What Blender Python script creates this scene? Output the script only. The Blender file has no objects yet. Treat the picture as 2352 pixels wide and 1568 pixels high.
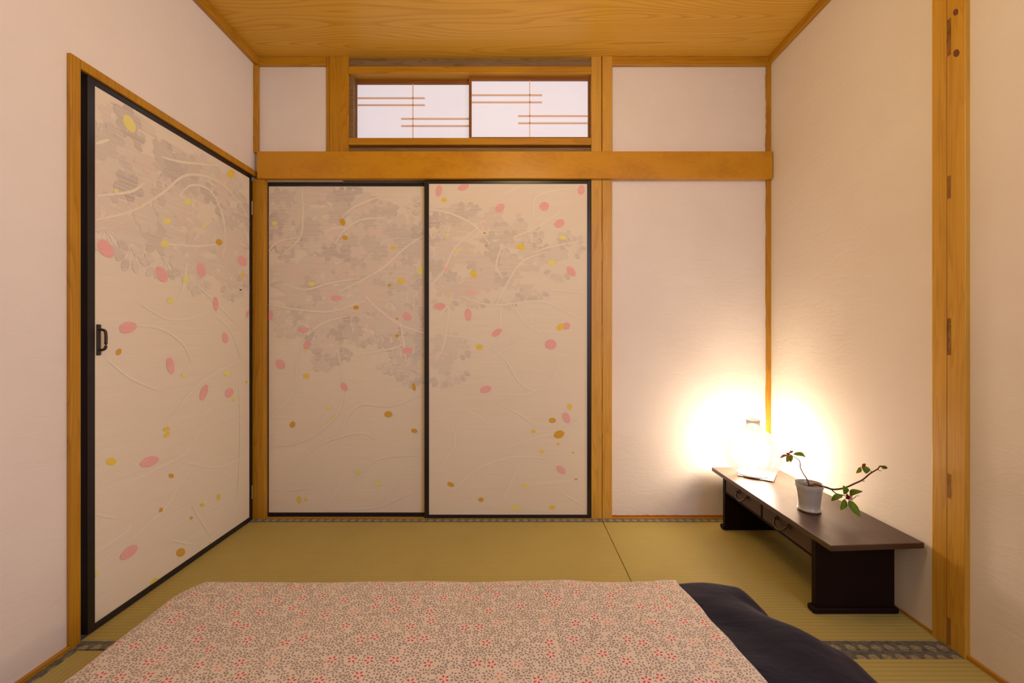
import bpy, bmesh, math, random
from mathutils import Vector, Matrix, noise

# ------------------------------------------------------------------ camera, light, exposure
S = bpy.context.scene
COL = S.collection
W, CH, DEPTH = 2.678, 2.389, 2.75          # room width, ceiling height, depth (back wall is y=0)
cam = bpy.data.cameras.new('camera'); cam.sensor_width = 36; cam.lens = 36*966/2352
cam.shift_x = -4/2352; cam.shift_y = -13/2352; cam.clip_start = .02
camo = bpy.data.objects.new('camera', cam); COL.objects.link(camo)
camo.location = (1.345, -2.19, .945); camo.rotation_euler = (math.radians(90), 0, 0)
S.camera = camo
S.view_settings.view_transform = 'Standard'; S.view_settings.look = 'None'
S.view_settings.exposure = .06; S.view_settings.gamma = 1; S.view_settings.use_curve_mapping = False
wd = bpy.data.worlds.new('world'); S.world = wd; wd.use_nodes = True
wd.node_tree.nodes['Background'].inputs[0].default_value = (.55, .6, .7, 1)
wd.node_tree.nodes['Background'].inputs[1].default_value = .0
def lamp(name, loc, energy, col, size):
    l = bpy.data.lights.new(name, 'POINT'); l.energy = energy; l.color = col; l.shadow_soft_size = size
    o = bpy.data.objects.new(name, l); o.location = loc; COL.objects.link(o); return o
# the room's ceiling light hangs above and behind the lens
lamp('room_light', (1.4, -1.25, 2.0), 18.5, (1.0, 0.784, 0.459), .22)
# soft cool fill light added unseen by the right wall to brighten the left
al = bpy.data.lights.new('fill_light', 'AREA'); al.shape = 'RECTANGLE'; al.size = .8; al.size_y = 1.8
al.energy = 37; al.color = (0.541, 0.622, 1.0)
alo = bpy.data.objects.new('fill_light', al); alo.location = (2.66, -2.30, 1.25); alo.rotation_euler = (math.radians(80), 0, math.radians(72)); COL.objects.link(alo)
SHADE_E = 165

# ------------------------------------------------------------------ node helpers
def mat(name):
    m = bpy.data.materials.new(name); m.use_nodes = True
    nt = m.node_tree; b = nt.nodes['Principled BSDF']
    return m, nt, b
def nd(nt, typ, **kw):
    n = nt.nodes.new(typ)
    for k, v in kw.items():
        if k.startswith('i_'):
            n.inputs[k[2:].replace('_', ' ')].default_value = v
        else: setattr(n, k, v)
    return n
def mth(nt, op, a, b=None, c=None, clamp=False):
    n = nt.nodes.new('ShaderNodeMath'); n.operation = op; n.use_clamp = clamp
    for i, v in enumerate((a, b, c)):
        if v is None: continue
        if hasattr(v, 'is_linked'): nt.links.new(v, n.inputs[i])
        else: n.inputs[i].default_value = v
    return n.outputs[0]
def mixc(nt, f, a, b):
    n = nt.nodes.new('ShaderNodeMix'); n.data_type = 'RGBA'
    for s, v in ((n.inputs[0], f), (n.inputs[6], a), (n.inputs[7], b)):
        if hasattr(v, 'is_linked'): nt.links.new(v, s)
        else: s.default_value = v if s == n.inputs[0] else (tuple(v)+(1,))[:4]
    return n.outputs[2]
def coords(nt, scale, rot=(0,0,0), loc=(0,0,0)):
    g = nt.nodes.new('ShaderNodeNewGeometry')
    mp = nt.nodes.new('ShaderNodeMapping'); nt.links.new(g.outputs['Position'], mp.inputs[0])
    mp.inputs['Scale'].default_value = scale; mp.inputs['Rotation'].default_value = rot; mp.inputs['Location'].default_value = loc
    return mp.outputs[0]
def nz(nt, vec, scale=1, detail=3, rough=.5, dist=0):
    n = nt.nodes.new('ShaderNodeTexNoise'); nt.links.new(vec, n.inputs['Vector'])
    n.inputs['Scale'].default_value = scale; n.inputs['Detail'].default_value = detail
    n.inputs['Roughness'].default_value = rough; n.inputs['Distortion'].default_value = dist
    return n.outputs['Fac']
def ramp(nt, f, stops):
    n = nt.nodes.new('ShaderNodeValToRGB'); nt.links.new(f, n.inputs[0])
    e = n.color_ramp.elements
    while len(e) < len(stops): e.new(.5)
    for x, (p, c) in zip(e, stops):
        x.position = p; x.color = (c, c, c, 1) if isinstance(c, (int, float)) else tuple(c)+(1,)
    return n.outputs[0]
def bump(nt, b, h, strength=.3, dist=.002):
    n = nt.nodes.new('ShaderNodeBump'); nt.links.new(h, n.inputs['Height'])
    n.inputs['Strength'].default_value = strength; n.inputs['Distance'].default_value = dist
    nt.links.new(n.outputs[0], b.inputs['Normal'])
def setc(nt, b, c):
    if hasattr(c, 'is_linked'): nt.links.new(c, b.inputs['Base Color'])
    else: b.inputs['Base Color'].default_value = tuple(c)+(1,)

def plain(name, c, rough=.6, spec=.5, metal=0):
    m, nt, b = mat(name); setc(nt, b, c)
    b.inputs['Roughness'].default_value = rough; b.inputs['Specular IOR Level'].default_value = spec
    b.inputs['Metallic'].default_value = metal
    return m
def wood(name, light, dark, axis='x', freq=9., along=.5, rough=.42, blotch=.25, contrast=1., spec=.4, off=0.):
    """grain lines are the contours of a noise field stretched along the board"""
    m, nt, b = mat(name)
    s = {'x': (along, freq, freq), 'y': (freq, along, freq), 'z': (freq, freq, along)}[axis]
    v = coords(nt, s, loc=(off, off*.7, off*1.3))
    f = nz(nt, v, 1, 2, .45)
    rings = mth(nt, 'FRACT', mth(nt, 'MULTIPLY', f, 14))
    line = ramp(nt, rings, [(0, 0), (.55, .25), (.9, 1), (1, 0)])
    s2 = {'x': (2, 260, 260), 'y': (260, 2, 260), 'z': (260, 260, 2)}[axis]
    fine = nz(nt, coords(nt, s2), 1, 2, .6)
    bl = nz(nt, coords(nt, tuple(q*.6+2.5 for q in s)), 1, 3, .6)
    k = mth(nt, 'ADD', mth(nt, 'MULTIPLY', line, .5*contrast), mth(nt, 'MULTIPLY', mth(nt, 'SUBTRACT', fine, .35), .6*contrast))
    k = mth(nt, 'ADD', k, mth(nt, 'MULTIPLY', mth(nt, 'SUBTRACT', bl, .5), blotch*4), clamp=True)
    setc(nt, b, mixc(nt, k, light, dark))
    b.inputs['Roughness'].default_value = rough; b.inputs['Specular IOR Level'].default_value = spec
    bump(nt, b, fine, .12, .0006)
    return m
HONEY = (.50, .245, .012); HONEY_D = (.31, .125, .004)
M = {}
M['honey_x'] = wood('honey_wood_x', HONEY, HONEY_D, 'x', freq=14, along=.8)
M['honey_y'] = wood('honey_wood_y', HONEY, HONEY_D, 'y', freq=14, along=.8)
M['honey_z'] = wood('honey_wood_z', HONEY, HONEY_D, 'z', freq=14, along=.8)
M['beam'] = wood('beam_wood', (.56, .265, .010), (.39, .155, .004), 'x', freq=9, along=4, blotch=.5, contrast=.45, rough=.33)
M['pine'] = wood('pine_wood', (.62, .345, .05), (.40, .185, .018), 'z', freq=22, along=.9, contrast=.8, blotch=.3)
M['post'] = wood('post_wood', (.60, .33, .035), (.40, .18, .014), 'z', freq=26, along=.7, contrast=.8, blotch=.3, off=3.1)
M['red_wood'] = wood('sash_wood', (.27, .10, .018), (.15, .045, .008), 'x', freq=14, along=.8)
M['weathered'] = wood('weathered_wood', (.25, .155, .06), (.12, .07, .028), 'x', freq=24, along=1.5, contrast=1.1, rough=.7)
M['dark_slot'] = wood('old_mortise', (.30, .14, .02), (.06, .025, .006), 'z', freq=30, along=9, blotch=.9, rough=.8)
M['knot'] = plain('wood_knot', (.16, .05, .02), .6)
M['ceiling'] = None
def ceiling_mat():
    m, nt, b = mat('ceiling_wood')
    # cathedral grain: long stretched contours across the room
    f = nz(nt, coords(nt, (.75, 5.2, 1), loc=(3.4, 1.85, 0)), 1, 1.2, .3)
    r = mth(nt, 'FRACT', mth(nt, 'MULTIPLY', f, 26))
    line = ramp(nt, r, [(0, 0), (.5, .1), (.88, 1), (1, .1)])
    fine = nz(nt, coords(nt, (1.2, 170, 1)), 1, 2, .6)
    k = mth(nt, 'ADD', mth(nt, 'MULTIPLY', line, .55), mth(nt, 'MULTIPLY', mth(nt, 'SUBTRACT', fine, .35), .9), clamp=True)
    setc(nt, b, mixc(nt, k, (.72, .41, .050), (.54, .27, .018)))
    b.inputs['Roughness'].default_value = .42; b.inputs['Specular IOR Level'].default_value = .35
    return m
M['ceiling'] = ceiling_mat()
def plaster():
    m, nt, b = mat('plaster')
    n1 = nz(nt, coords(nt, (1, 1, 1)), 3.5, 4, .6)
    setc(nt, b, mixc(nt, ramp(nt, n1, [(.35, 0), (.7, 1)]), (.80, .735, .655), (.77, .70, .615)))
    b.inputs['Roughness'].default_value = .85; b.inputs['Specular IOR Level'].default_value = .15
    sw = nz(nt, coords(nt, (9, 9, 22)), 1, 5, .65, .9)
    gr = nz(nt, coords(nt, (240, 240, 240)), 1, 2, .5)
    h = mth(nt, 'ADD', sw, mth(nt, 'MULTIPLY', gr, .06))
    bump(nt, b, h, .45, .004)
    return m
M['plaster'] = plaster()
M['lacquer'] = plain('black_lacquer', (.012, .010, .011), .28, .5)
M['iron'] = plain('dark_iron', (.055, .045, .035), .45, .5, .4)
M['steel'] = plain('steel', (.6, .6, .6), .4, .5, 1)

# printed paper of the sliding doors: base and inks share the faint horizontal dry-brush streaks
PAPER = (.79, .715, .575)
def streaks(nt):
    a = nz(nt, coords(nt, (3, 3, 150)), 1, 3, .6)
    return a
def paper(name='door_paper'):
    m, nt, b = mat(name)
    s = streaks(nt)
    c = mixc(nt, ramp(nt, s, [(.35, 0), (.7, 1)]), PAPER, (0.762, 0.679, 0.506))
    cl = nz(nt, coords(nt, (2.2, 2.2, 4.5)), 1, 3, .55)
    c = mixc(nt, ramp(nt, cl, [(.45, 0), (.75, .45)]), c, (0.781, 0.660, 0.523))
    setc(nt, b, c); b.inputs['Roughness'].default_value = .75; b.inputs['Specular IOR Level'].default_value = .2
    return m
def ink(name, col, lo=.3, hi=.7, mn=.0, mx=1.):
    """dry brushed ink: streaks of the paper show through"""
    m, nt, b = mat(name)
    s = nz(nt, coords(nt, (5, 5, 210), loc=(7, 3, 1)), 1, 3, .65)
    f = ramp(nt, s, [(lo, mn), (hi, mx)])
    setc(nt, b, mixc(nt, f, PAPER, col))
    b.inputs['Roughness'].default_value = .75; b.inputs['Specular IOR Level'].default_value = .2
    return m
INKS = [paper(),
        ink('silver_ink_pale', (0.685, 0.60, 0.485), mn=.35), ink('silver_ink_mid', (0.595, 0.515, 0.43), mn=.35),
        ink('silver_ink_deep', (0.51, 0.44, 0.375), mn=.3), ink('silver_ink_rose', (0.71, 0.585, 0.48), mn=.4),
        ink('white_ink', (0.903, 0.832, 0.644), mn=.25), ink('white_ink_faint', (0.85, 0.775, 0.60), mn=.05, mx=.75),
        ink('pink_ink', (.84, .37, .36), mn=.6), ink('pink_ink_light', (.84, .50, .44), mn=.5),
        ink('gold_ink', (.66, .36, .008), mn=.85), ink('yellow_ink', (.82, .60, .03), mn=.8), ink('lime_ink', (.82, .74, .16), mn=.6), ink('yellowed_edge', (.76, .655, .40), mn=.5)]

def window_paper():
    m, nt, b = mat('window_paper')
    setc(nt, b, (.45, .46, .50)); b.inputs['Roughness'].default_value = .8
    n = nz(nt, coords(nt, (2.2, 2.2, 5)), 1, 1, .4)
    c = mixc(nt, n, (.74, .66, .71), (.80, .75, .81))
    nt.links.new(c, b.inputs['Emission Color']); b.inputs['Emission Strength'].default_value = 0.62
    return m
M['window_paper'] = window_paper()
M['kumiko'] = plain('lattice_wood', (.85, .62, .48), .6)

def tatami(name, axis, c1, c2):
    """woven rush: fine ridges; axis is the direction the ridges run"""
    m, nt, b = mat(name)
    sc = (0, 1, 0) if axis == 'x' else (1, 0, 0)
    v = coords(nt, tuple(2*math.pi/.0155*q for q in sc))
    sx = nt.nodes.new('ShaderNodeSeparateXYZ'); nt.links.new(v, sx.inputs[0])
    w = mth(nt, 'SINE', sx.outputs['Y' if axis == 'x' else 'X'])
    w = mth(nt, 'MULTIPLY_ADD', w, .5, .5)
    fine = nz(nt, coords(nt, (520, 60, 1) if axis == 'x' else (60, 520, 1)), 1, 2, .6)
    big = nz(nt, coords(nt, (2.5, 2.5, 1)), 1, 3, .6)
    k = mth(nt, 'ADD', mth(nt, 'MULTIPLY', mth(nt, 'POWER', w, 2.5), .38), mth(nt, 'MULTIPLY', fine, .35))
    k = mth(nt, 'ADD', k, mth(nt, 'MULTIPLY', mth(nt, 'SUBTRACT', big, .5), .5), clamp=True)
    setc(nt, b, mixc(nt, k, c1, c2))
    b.inputs['Roughness'].default_value = .62; b.inputs['Specular IOR Level'].default_value = .3
    h = mth(nt, 'ADD', mth(nt, 'MULTIPLY', w, -1), mth(nt, 'MULTIPLY', fine, .5))
    bump(nt, b, h, .35, .001)
    return m
M['tatami_x'] = tatami('rush_weave_x', 'x', (.48, .39, .115), (.31, .25, .065))
M['tatami_y'] = tatami('rush_weave_y', 'y', (.46, .385, .12), (.30, .25, .07))
def heri(name, axis):
    """brocade border: muted green ground with pale round crests"""
    m, nt, b = mat(name)
    v = coords(nt, (1, 1, 0))
    vo = nt.nodes.new('ShaderNodeTexVoronoi'); vo.voronoi_dimensions = '2D'; nt.links.new(v, vo.inputs['Vector'])
    vo.inputs['Scale'].default_value = 25; vo.inputs['Randomness'].default_value = .12
    a = ramp(nt, vo.outputs['Distance'], [(0, 1), (.30, 1), (.36, 0), (.5, 0)])
    n = nz(nt, coords(nt, (160, 160, 1)), 1, 2, .6)
    a2 = mth(nt, 'MULTIPLY', a, ramp(nt, n, [(.4, .35), (.6, 1)]))
    wv = nz(nt, coords(nt, (60, 60, 1)), 1, 2, .6)
    c = mixc(nt, ramp(nt, wv, [(.35, 0), (.65, 1)]), (.055, .06, .045), (.14, .13, .085))
    setc(nt, b, mixc(nt, a2, c, (.36, .29, .13)))
    b.inputs['Roughness'].default_value = .6; b.inputs['Sheen Weight'].default_value = .2
    return m
M['heri'] = heri('border_brocade', 'x')

def dark_wood(name, c1, c2, axis, rough=.3, spec=.5):
    m, nt, b = mat(name)
    s = {'y': (60, 3, 60), 'z': (60, 60, 3), 'x': (3, 60, 60)}[axis]
    f = nz(nt, coords(nt, s), 1, 4, .6)
    g = nz(nt, coords(nt, (9, 5, 9)), 1, 4, .6)
    k = mth(nt, 'MULTIPLY_ADD', f, .7, mth(nt, 'MULTIPLY', g, .4), clamp=True)
    setc(nt, b, mixc(nt, k, c1, c2))
    nt.links.new(mth(nt, 'MULTIPLY_ADD', g, .3, rough-.12), b.inputs['Roughness'])
    b.inputs['Specular IOR Level'].default_value = spec
    bump(nt, b, mth(nt, 'ADD', f, mth(nt, 'MULTIPLY', g, .6)), .25, .0012)
    return m
M['desk_top'] = dark_wood('desk_top_wood', (.075, .029, .010), (.034, .012, .004), 'y', .36, .8)
M['desk_side'] = dark_wood('desk_side_wood', (.014, .0025, .0015), (.006, .001, .001), 'z', .5, .18)
M['desk_drawer'] = dark_wood('desk_drawer_wood', (.095, .052, .03), (.055, .03, .018), 'y', .45, .4)
M['bronze'] = plain('old_bronze', (.085, .06, .04), .35, .5, .7)

def shade_mat():
    """thin clear-white film: lets the bulb's light through and scatters a little of it"""
    m, nt, b = mat('lamp_shade_film')
    t = nt.nodes.new('ShaderNodeBsdfTransparent'); t.inputs[0].default_value = (.29, .284, .288, 1)
    d = nt.nodes.new('ShaderNodeBsdfTranslucent'); d.inputs[0].default_value = (1, .95, .97, 1)
    g = nt.nodes.new('ShaderNodeBsdfGlossy'); g.inputs['Roughness'].default_value = .35
    mx = nt.nodes.new('ShaderNodeMixShader'); mx.inputs[0].default_value = .017
    m2 = nt.nodes.new('ShaderNodeMixShader'); m2.inputs[0].default_value = .03
    nt.links.new(t.outputs[0], mx.inputs[1]); nt.links.new(d.outputs[0], mx.inputs[2])
    nt.links.new(mx.outputs[0], m2.inputs[1]); nt.links.new(g.outputs[0], m2.inputs[2])
    nt.links.new(m2.outputs[0], nt.nodes['Material Output'].inputs[0])
    return m
M['shade'] = shade_mat()
def bulb_mat():
    m, nt, b = mat('frosted_bulb'); setc(nt, b, (.9, .88, .85))
    b.inputs['Emission Color'].default_value = (1.0, 0.794, 0.582, 1); b.inputs['Emission Strength'].default_value = SHADE_E
    return m
M['bulb'] = bulb_mat()
M['white_plastic'] = plain('white_plastic', (.86, .84, .82), .35)
M['ceramic'] = None
def ceramic():
    m, nt, b = mat('grey_white_glaze')
    n = nz(nt, coords(nt, (30, 30, 30)), 1, 4, .6)
    setc(nt, b, mixc(nt, n, (.44, .43, .38), (.35, .34, .30)))
    b.inputs['Roughness'].default_value = .25; b.inputs['Coat Weight'].default_value = .3
    return m
M['ceramic'] = ceramic()
M['clay'] = plain('unglazed_clay', (.20, .10, .06), .8)
M['soil'] = plain('brown_soil', (.14, .06, .03), .9)
def leaf_mat(name, c, tr):
    m, nt, b = mat(name)
    n = nz(nt, coords(nt, (60, 60, 60)), 1, 3, .6)
    setc(nt, b, mixc(nt, n, c, tuple(q*.7 for q in c)))
    b.inputs['Roughness'].default_value = .4
    t = nt.nodes.new('ShaderNodeBsdfTranslucent'); t.inputs[0].default_value = tr+(1,)
    mx = nt.nodes.new('ShaderNodeMixShader'); mx.inputs[0].default_value = .4
    out = nt.nodes['Material Output']
    nt.links.new(b.outputs[0], mx.inputs[1]); nt.links.new(t.outputs[0], mx.inputs[2]); nt.links.new(mx.outputs[0], out.inputs[0])
    return m
M['leaf'] = leaf_mat('green_leaf', (.16, .25, .010), (.30, .46, .01))
M['leaf_young'] = leaf_mat('young_leaf', (.27, .28, .03), (.50, .48, .04))
M['leaf_dry'] = leaf_mat('browned_leaf', (.36, .22, .10), (.40, .25, .1))
M['twig'] = plain('brown_twig', (.11, .042, .02), .7)
M['twig_cut'] = plain('cut_wood', (.34, .2, .1), .8)
M['bud_red'] = leaf_mat('red_blossom', (.42, .055, .02), (.5, .08, .02))
M['petal_pale'] = leaf_mat('pale_petal', (.75, .55, .42), (.6, .4, .3))
M['petal_dark'] = leaf_mat('magenta_petal', (.22, .006, .035), (.25, .01, .04))

def floral():
    m, nt, b = mat('floral_cotton')
    tc = nt.nodes.new('ShaderNodeUVMap'); uv = tc.outputs[0]
    base = (.70, .60, .47)
    def layer(scale, rnd, R, gate, seed, colmask_lo, colmask_hi):
        mp = nt.nodes.new('ShaderNodeMapping'); nt.links.new(uv, mp.inputs[0])
        mp.inputs['Location'].default_value = (seed, seed*.37, 0)
        vo = nt.nodes.new('ShaderNodeTexVoronoi'); vo.voronoi_dimensions = '2D'
        nt.links.new(mp.outputs[0], vo.inputs['Vector'])
        vo.inputs['Scale'].default_value = scale; vo.inputs['Randomness'].default_value = rnd
        sub = nt.nodes.new('ShaderNodeVectorMath'); sub.operation = 'SUBTRACT'
        nt.links.new(mp.outputs[0], sub.inputs[0]); nt.links.new(vo.outputs['Position'], sub.inputs[1])
        sx = nt.nodes.new('ShaderNodeSeparateXYZ'); nt.links.new(sub.outputs[0], sx.inputs[0])
        sc = nt.nodes.new('ShaderNodeSeparateColor'); nt.links.new(vo.outputs['Color'], sc.inputs[0])
        r = mth(nt, 'SQRT', mth(nt, 'ADD', mth(nt, 'POWER', sx.outputs[0], 2), mth(nt, 'POWER', sx.outputs[1], 2)))
        th = mth(nt, 'ARCTAN2', sx.outputs[1], sx.outputs[0])
        ph = mth(nt, 'MULTIPLY', sc.outputs[0], 6.283)
        cs = mth(nt, 'COSINE', mth(nt, 'MULTIPLY_ADD', th, 5, ph))            # 1 on a petal's axis
        # petals: ovals centred at .6R
        rr = mth(nt, 'DIVIDE', r, R)
        dr = mth(nt, 'ABSOLUTE', mth(nt, 'SUBTRACT', rr, .62))
        q = mth(nt, 'SUBTRACT', mth(nt, 'MULTIPLY', cs, .34), mth(nt, 'SUBTRACT', dr, .18))
        f = mth(nt, 'MULTIPLY', mth(nt, 'GREATER_THAN', q, .12), mth(nt, 'LESS_THAN', dr, .36))
        g = mth(nt, 'MULTIPLY', mth(nt, 'GREATER_THAN', sc.outputs[1], colmask_lo), mth(nt, 'LESS_THAN', sc.outputs[1], colmask_hi))
        return f, g, r, sc.outputs[2]
    f1, g1, r1, _ = layer(52, .62, .0104, None, 0, -.1, 1.1)
    f3, g3, r3, _ = layer(66, .9, .0068, None, 5.3, .6, 1.1)
    f2, g2, r2, t2 = layer(15.5, .8, .0125, None, 3.1, -.1, .8)
    near_red = mth(nt, 'MULTIPLY', mth(nt, 'LESS_THAN', r2, .0150), g2)
    grey = mth(nt, 'MAXIMUM', f1, mth(nt, 'MULTIPLY', f3, g3))
    grey = mth(nt, 'MULTIPLY', grey, mth(nt, 'SUBTRACT', 1, near_red))
    gv = nz(nt, uv, 9, 2, .6)
    gcol = mixc(nt, gv, (.25, .195, .165), (.20, .165, .15))
    c = mixc(nt, mth(nt, 'MULTIPLY', grey, .85), base, gcol)
    red = mth(nt, 'MULTIPLY', f2, g2)
    rc = mixc(nt, mth(nt, 'GREATER_THAN', t2, .8), (.62, .07, .09), (.66, .28, .22))
    c = mixc(nt, red, c, rc)
    setc(nt, b, c)
    b.inputs['Roughness'].default_value = .85; b.inputs['Specular IOR Level'].default_value = .15
    b.inputs['Sheen Weight'].default_value = .15
    n = nz(nt, coords(nt, (7, 10, 7)), 1, 3, .5, .6)
    bump(nt, b, n, .35, .02)
    return m
M['floral'] = floral()
def navy():
    m, nt, b = mat('navy_cotton')
    n = nz(nt, coords(nt, (5, 5, 5)), 1, 3, .55)
    setc(nt, b, mixc(nt, n, (.006, .007, .016), (.011, .011, .021)))
    b.inputs['Roughness'].default_value = .9; b.inputs['Specular IOR Level'].default_value = .1
    b.inputs['Sheen Weight'].default_value = .28; b.inputs['Sheen Roughness'].default_value = .45
    b.inputs['Sheen Tint'].default_value = (.75, .65, .7, 1)
    w = nz(nt, coords(nt, (9, 22, 9), rot=(0, 0, .7)), 1, 3, .5, .8)
    bump(nt, b, w, .25, .012)
    return m
M['navy'] = navy()

# ------------------------------------------------------------------ mesh helpers
class MB:
    def __init__(s): s.v = []; s.f = []; s.mi = []; s.uv = None
    def add(s, vs, fs, mi=0):
        o = len(s.v); s.v += [tuple(p) for p in vs]; s.f += [tuple(i+o for i in f) for f in fs]; s.mi += [mi]*len(fs)
        return s
    def box(s, x0, x1, y0, y1, z0, z1, mi=0):
        return s.add([(x0,y0,z0),(x1,y0,z0),(x1,y1,z0),(x0,y1,z0),(x0,y0,z1),(x1,y0,z1),(x1,y1,z1),(x0,y1,z1)],
                     [(0,3,2,1),(4,5,6,7),(0,1,5,4),(1,2,6,5),(2,3,7,6),(3,0,4,7)], mi)
    def lathe(s, prof, c=(0,0,0), n=40, mi=0, cap=(True, True)):
        vs, fs = [], []
        for r, z in prof:
            for i in range(n):
                a = 2*math.pi*i/n; vs.append((c[0]+r*math.cos(a), c[1]+r*math.sin(a), c[2]+z))
        m = len(prof)
        for j in range(m-1):
            for i in range(n):
                k = (i+1) % n; fs.append((j*n+i, j*n+k, (j+1)*n+k, (j+1)*n+i))
        if cap[0]: fs.append(tuple(range(n))[::-1])
        if cap[1]: fs.append(tuple((m-1)*n+i for i in range(n)))
        return s.add(vs, fs, mi)
    def tube(s, pts, rad, n=8, mi=0):
        pts = [Vector(p) for p in pts]; vs, fs = [], []
        if not isinstance(rad, (list, tuple)): rad = [rad]*len(pts)
        up = Vector((0, 0, 1))
        for i, p in enumerate(pts):
            d = (pts[min(i+1, len(pts)-1)]-pts[max(i-1, 0)]).normalized()
            u = d.cross(up)
            if u.length < .05: u = d.cross(Vector((1, 0, 0)))
            u.normalize(); w = d.cross(u)
            for k in range(n):
                a = 2*math.pi*k/n; vs.append(p+(u*math.cos(a)+w*math.sin(a))*rad[i])
        for i in range(len(pts)-1):
            for k in range(n):
                q = (k+1) % n; fs.append((i*n+k, i*n+q, (i+1)*n+q, (i+1)*n+k))
        fs.append(tuple(range(n))[::-1]); fs.append(tuple((len(pts)-1)*n+k for k in range(n)))
        return s.add(vs, fs, mi)
    def build(s, name, mats, parent=None, bevel=0, smooth=False, seg=2):
        me = bpy.data.meshes.new(name); me.from_pydata(s.v, [], s.f); me.update()
        if not isinstance(mats, (list, tuple)): mats = [mats]
        for m in mats: me.materials.append(m)
        for p, i in zip(me.polygons, s.mi): p.material_index = i
        if smooth:
            for p in me.polygons: p.use_smooth = True
        o = bpy.data.objects.new(name, me); COL.objects.link(o)
        if parent: o.parent = parent; o.matrix_parent_inverse = parent.matrix_basis.inverted()
        if bevel:
            b = o.modifiers.new('bevel', 'BEVEL'); b.width = bevel; b.segments = seg; b.limit_method = 'ANGLE'
            b.harden_normals = False
        return o
def tag(o, label=None, cat=None, group=None, kind=None):
    if label: o['label'] = label
    if cat: o['category'] = cat
    if group: o['group'] = group
    if kind: o['kind'] = kind
    return o
def root(name, loc):
    o = bpy.data.objects.new(name, None); COL.objects.link(o); o.location = loc; o.empty_display_size = .05
    bpy.context.view_layer.update()
    return o
def smoothpts(pts, n=6):
    """Catmull-Rom through the points"""
    P = [Vector(p) for p in pts]; P = [P[0]*2-P[1]]+P+[P[-1]*2-P[-2]]; out = []
    for i in range(1, len(P)-2):
        a, b, c, d = P[i-1:i+3]
        for k in range(n):
            t = k/n
            out.append(.5*((2*b)+(c-a)*t+(2*a-5*b+4*c-d)*t*t+(3*b-a-3*c+d)*t**3))
    out.append(P[-2]); return out

# ------------------------------------------------------------------ room shell
XL, XR = .0, 1.7435                       # sliding door opening in the back wall
def struct(o, label, cat): return tag(o, label, cat, kind='structure')
struct(MB().box(-.1, W+.1, -DEPTH-.1, .1, -.12, -.055).build('floor', plain('sub_floor', (.2, .13, .07))), 'wooden sub floor under the straw mats', 'floor')
struct(MB().box(-.1, W+.1, -DEPTH-.1, .1, CH, CH+.05).build('ceiling', M['ceiling']), 'flat honey coloured wooden ceiling with cathedral grain', 'ceiling')
bw = MB()
bw.box(1.8, W+.1, 0, .1, -.055, CH)                       # right of the post
bw.box(-.1, .45, 0, .1, 1.75, CH)                         # upper left
bw.box(-.1, 1.8, .06, .1, -.055, 1.82)                    # behind the doors
bw.box(.45, 1.8, .07, .1, 1.82, CH)                       # behind the window
struct(bw.build('wall_back', M['plaster']), 'cream plaster back wall with the sliding doors and high window', 'wall')
lw = MB()
DY0, DY1 = -.895, -.03                                     # left door leaf opening
lw.box(-.1, 0, -DEPTH, DY0, -.055, CH)
lw.box(-.1, 0, DY0, 0, 1.795, CH)
lw.box(-.1, -.045, DY0, 0, -.055, 1.795)
struct(lw.build('wall_left', M['plaster']), 'pinkish cream plaster wall on the left around the papered door', 'wall')
struct(MB().box(W, W+.1, -DEPTH, 0, -.055, CH).build('wall_right', M['plaster']), 'cream plaster wall on the right lit by the lamp', 'wall')
struct(MB().box(-.1, W+.1, -DEPTH-.1, -DEPTH, -.055, CH).build('wall_front', M['plaster']), 'plaster wall behind the viewer', 'wall')

def trim(n, b, m, label, bevel=.0025):
    if not isinstance(b, list): b = [b]
    o = b[0].build('trim_%d' % n, m, bevel=bevel); struct(o, label, 'trim'); return o
trim(1, MB().box(.028, 2.674, -.035, .002, 1.752, 1.891), M['beam'], 'wide polished wooden beam across the back wall above the doors', .003)
trim(2, MB().box(-.004, .058, -.022, .055, -.02, 1.752), M['honey_z'], 'corner post between the papered side door and the back doors')
trim(3, MB().box(-.002, .023, -.02, .0, 1.891, 2.345), M['honey_z'], 'thin corner strip above the beam at the left')
trim(4, MB().box(.022, .3746, -.018, .0, 2.343, CH), M['honey_x'], 'short cornice strip above the small left plaster panel')
trim(5, MB().box(1.853, W, -.018, .0, 2.343, CH), M['honey_x'], 'cornice strip above the upper right plaster panel')
trim(6, MB().box(0, .025, -DEPTH, 0, 2.349, CH), M['honey_y'], 'cornice along the top of the left wall')
trim(7, MB().box(W-.018, W, -DEPTH, 0, 2.352, CH), M['honey_y'], 'cornice along the top of the right wall')
trim(8, MB().box(.3746, .394, -.012, .02, 1.891, CH).box(.394, .4915, -.02, .02, 1.891, CH), M['honey_z'], 'broad upright board at the left end of the high window')
# corner strip at the right with an uneven plaster edge
def uneven_strip(x0, x1, z0, z1, seed, y0=-.012, y1=0., n=70, amp=.004, xfix=None):
    b = MB(); vs = []; fs = []
    for i in range(n+1):
        z = z0+(z1-z0)*i/n; k = amp*noise.noise((seed, z*9, 0))+amp*.6*noise.noise((seed, z*40, 2))
        for (x, y) in ((x0+k, y1), (x0+k, y0), (x1, y0), (x1, y1)): vs.append((x, y, z))
    for i in range(n):
        for k in range(4):
            q = (k+1) % 4; fs.append((4*i+k, 4*i+q, 4*i+4+q, 4*i+4+k))
    fs.append((0, 1, 2, 3)); fs.append((4*n+3, 4*n+2, 4*n+1, 4*n))
    return b.add(vs, fs)
trim(9, uneven_strip(2.656, W, 1.891, 2.343, 4.2), M['honey_z'], 'thin corner strip above the beam at the right', 0)
trim(10, uneven_strip(2.656, W, -.0, 1.752, 8.2), M['honey_z'], 'thin corner strip running down behind the glowing lamp', 0)
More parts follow.
